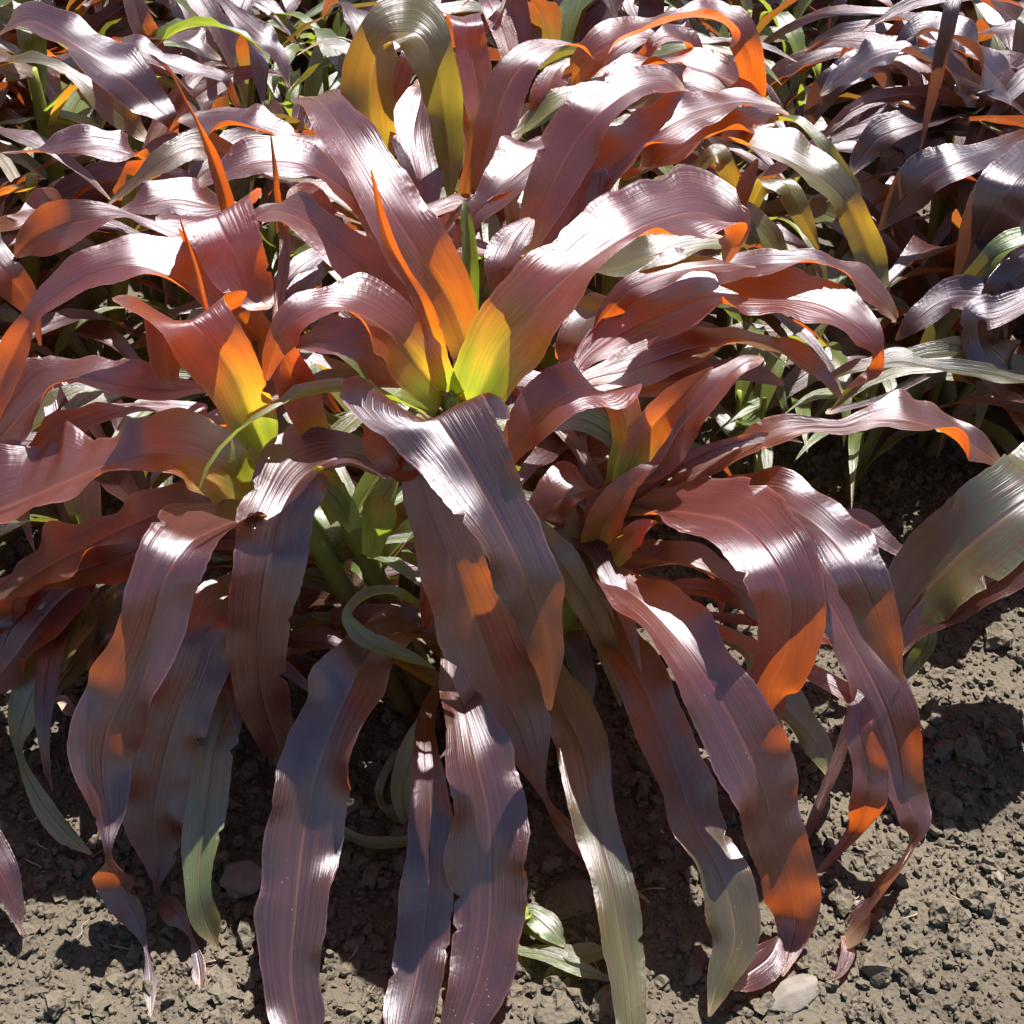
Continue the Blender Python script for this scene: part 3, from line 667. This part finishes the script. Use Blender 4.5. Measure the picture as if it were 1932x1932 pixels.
F([(1750,1170,.14,20),(1750,1210,.12,30),(1725,1250,.09,30),(1705,1285,.07,4)], g=1, attach=False)
F([(2000,1000,.2,30),(1800,1030,.19,16),(1720,1045,.18,18),(1670,1020,.19,30),(1620,985,.2,42),(1560,975,.2,6)])
# ---- left plant off to the side ---------------------------------------------
P9 = Plant("millet_plant", (-.56, .92), [(-120, 1180, .2, 0, 0)], "low millet plant at the soil edge with one dark drooping leaf tip", "plant", thick=0.5)
F = P9.leaf
F([(-110,1480,.1,30),(-60,1540,.1,60),(-5,1630,.075,60),(25,1700,.05,36),(41,1764,.03,4)])

xr = random.Random(77)
def extra_blades(pl, per, L=.3, w=.015):
    for st in pl.stems:
        for k in range(per):
            q = Vector(st[int(len(st) * xr.uniform(.35, .92))])
            az = xr.uniform(-.5, math.pi + .5)
            pts = gen_leaf_path(xr, q, az, L * xr.uniform(.7, 1.2), xr.uniform(.5, 1.2), xr.uniform(1.4, 2.6))
            n = len(pts); ww = w * xr.uniform(.6, 1.3)
            hw = [ww * min(1, .4 + 2.6 * (i / n)) * (1 - (i / (n - 1)) ** 3) + .0005 for i in range(n)]
            r1 = xr.uniform(-120, 120)
            roll = [r1 * (i / n) ** 2 for i in range(n)]
            me = leaf_mesh(pts, hw, roll, xr.choice((0, 0, .1, .7, .9)), xr, .45, .2, origin=pl.base, thick=xr.uniform(0, .4))
            link("leaf", me, M_LEAF, pl.root)
extra_blades(P1, 5); extra_blades(P2, 5); extra_blades(P3, 4, .26)
for pl in (P4, P5, P6, P7): extra_blades(pl, 5, .32, .018)

W1 = Plant("weed", (at(800, 1585, 0).x, at(800, 1585, 0).y), [(800, 1540, .03, 0, 0)], "low green weed with curved blades in the shade under the front leaves", "weed", thick=.1)
F = W1.leaf
F([(775,1560,.015,16),(760,1500,.045,40),(775,1430,.08,44),(800,1370,.11,30),(815,1330,.12,5)], g=1)
F([(800,1580,.012,14),(750,1590,.02,20),(690,1588,.03,20),(645,1565,.035,14),(630,1545,.035,3)], g=1)
F([(800,1570,.01,14),(770,1545,.02,24),(735,1530,.02,20),(715,1525,.016,4)], g=.95)
F([(735,1535,.02,10),(715,1490,.05,14),(745,1430,.07,16),(790,1400,.08,5)], g=.7)
W2 = Plant("weed", (at(975, 1760, 0).x, at(975, 1760, 0).y), [(980, 1720, .03, 0, 0)], "green grassy weed spreading flat blades between two front leaf tips", "weed", thick=.1)
F = W2.leaf
F([(975,1745,.012,16),(1000,1725,.03,34),(1035,1750,.03,44),(1065,1785,.02,6)], g=.95)
F([(975,1790,.01,16),(1030,1800,.02,30),(1090,1825,.02,28),(1155,1850,.01,4)], g=.8)
F([(1050,1785,.015,14),(1085,1800,.02,30),(1125,1795,.02,26),(1145,1790,.015,5)], g=.7)

# ---- filler plants of the rows behind ---------------------------------------
prg = random.Random(4)
PROT = [gen_plant_meshes(prg, prg.uniform(.30, .40), 7, .44, 0.0) for _ in range(7)]
PROTG = [gen_plant_meshes(prg, prg.uniform(.2, .3), 4, .3,   .9, width=.016, thick=.2) for _ in range(4)]
fr = random.Random(21)
spots = []
for row, xs in ((0, -.02), (-1, -.72), (1, .78), (-2, -1.4), (2, 1.5)):
    y = {0: 1.98, -1: 1.15, 1: 1.9, -2: 1.1, 2: 1.1, -3: 1.2, 3: 1.2}[row] + fr.uniform(-.1, .1)
    while y < 4.4:
        spots.append((xs + fr.uniform(-.09, .09), y, row)); y += fr.uniform(.27, .38)
for k in range(70):
    spots.append((fr.uniform(-1.3, 1.6), fr.uniform(1.95, 3.7), 4))
for k in range(12):
    spots.append((fr.uniform(.62, 1.25), fr.uniform(1.25, 2.3), 1))
for k in range(8):
    spots.append((fr.uniform(-1.1, -.62), fr.uniform(1.2, 2.2), -1))
for (x, y, row) in spots:
    lab = {0: "purple millet plant further back in the same row as the big front clump",
           -1: "purple millet plant of the row on the left of the front clump",
           1: "purple millet plant of the shaded row on the right of the front clump"}.get(row, "purple millet plant in the crowded far rows beyond the clumps")
    place(PROT[fr.randrange(len(PROT))], "millet_plant", x, y, fr.uniform(0, 6.28), fr.uniform(.85, 1.12), lab, "plant",
          {0: "millet plants behind the front clump", -1: "millet plants of the left row", 1: "millet plants of the right row"}.get(row, "millet plants of the far rows"))
# lower dark under-leaves between the clumps
for (x, y, s) in ((-.14, 1.16, .72), (.03, 1.14, .7), (-.24, 1.08, .6), (-.3, 1.0, .5), (-.30, 1.28, .72), (.18, 1.5, .7), (.1, 1.22, .62), (-.42, 1.12, .66), (-.25, 1.62, .8), (.32, 1.75, .8), (-.2, 1.85, .85), (.25, 2.05, .9), (-.45, 1.9, .9)):
    place(PROT[fr.randrange(len(PROT))], "millet_plant", x, y, fr.uniform(0, 6.28), s, "short dark millet plant crowded in between the taller clumps", "plant", "short millet plants between the clumps")
# green shoots
for (px, py, s) in ((1400, 900, .7), (1480, 790, .8), (1630, 905, .65), (1740, 800, .8), (1440, 690, .8), (560, 620, .8), (330, 640, .8), (140, 640, .8),
                    (200, 820, .8), (90, 420, .9), (560, 380, .9), (640, 320, .9), (1520, 330, .9), (470, 260, 1), (600, 230, 1), (1480, 200, 1), (1560, 150, 1), (720, 1180, .5), (1000, 1080, .6), (800, 1020, .7)):
    p = at(px, py, .05)
    place(PROTG[fr.randrange(4)], "green_shoot", p.x, p.y, fr.uniform(0, 6.28), s, "thin bright green grassy shoot growing under the purple leaves", "shoot", "green shoots under the millet")

# ---- small things on the soil ------------------------------------------------
rock("stone", 468, 1660, (.026, .021, .018), M_STONE, "pale angular stone lying under the drooping front leaves", "stone", 3, .8, .3)
rock("soil_lump", 1085, 1680, (.032, .03, .02), M_CLOD, "big rough brown lump of soil beside the grey front leaf", "soil lump", 8, .7, .5)
rock("stone", 1492, 1878, (.03, .018, .012), M_STONE, "flat pale stone chip half in shadow at a leaf tip", "stone", 6, .6, .5, .25)
rock("stone", 1880, 1650, (.009, .008, .007), M_STONE, "small rounded pebble on sunlit soil right of the leaves", "stone", 9, .8, .1)
rock("soil_lump", 1790, 1720, (.016, .014, .012), M_CLOD, "round brown soil lump on the sunlit open ground", "soil lump", 12, .8, .1)
rock("soil_lump", 1050, 1920, (.024, .02, .014), M_CLOD, "brown soil lump between the front leaf tips", "soil lump", 15, .8, .8)
def husk(px, py, L, w, rz, label, seed):
    p = at(px, py, 0); p.z = ground_z(p.x, p.y) + .006
    rg = random.Random(seed); n = 10
    pts = [(L * (i / n - .5), .004 * math.sin(i * .9), .004 + .003 * math.sin(i)) for i in range(n + 1)]
    hw = [w * math.sin(math.pi * (i + 1.2) / (n + 2.4)) ** .6 for i in range(n + 1)]
    me = leaf_mesh(pts, hw, [0] * (n + 1), 0, rg, .5, .15)
    o = link("dry_leaf", me, M_DRY); o.location = p; o.rotation_euler.z = rz
    tag(o, label, "leaf")
husk(140, 1345, .055, .008, -.35, "pale dry leaf scrap on the soil beside the left drooping leaf", 2)
husk(745, 1880, .022, .006, 1.2, "tiny pale dry leaf chip on dark soil at the front", 3)

sr = random.Random(8)
for k in range(26):
    px, py = sr.uniform(40, 1900), sr.uniform(1480, 1925)
    p = at(px, py, 0); L = sr.uniform(.012, .04); a = sr.uniform(0, 6.28)
    q = [Vector((math.cos(a) * L * t + .003 * math.sin(5 * t + k), math.sin(a) * L * t, 0)) for t in (-.5, -.15, .2, .5)]
    for v in q: v.z = ground_z(p.x + v.x, p.y + v.y) + .0045
    me = tube_mesh(q, [.0005, .0008, .0007, .0004], 5, nodes=False)
    o = link("dry_straw", me, M_DRY); o.location = (p.x, p.y, 0)
    tag(o, "thin dry straw bit lying on the crumbly soil", "straw", "dry straw bits on the soil")
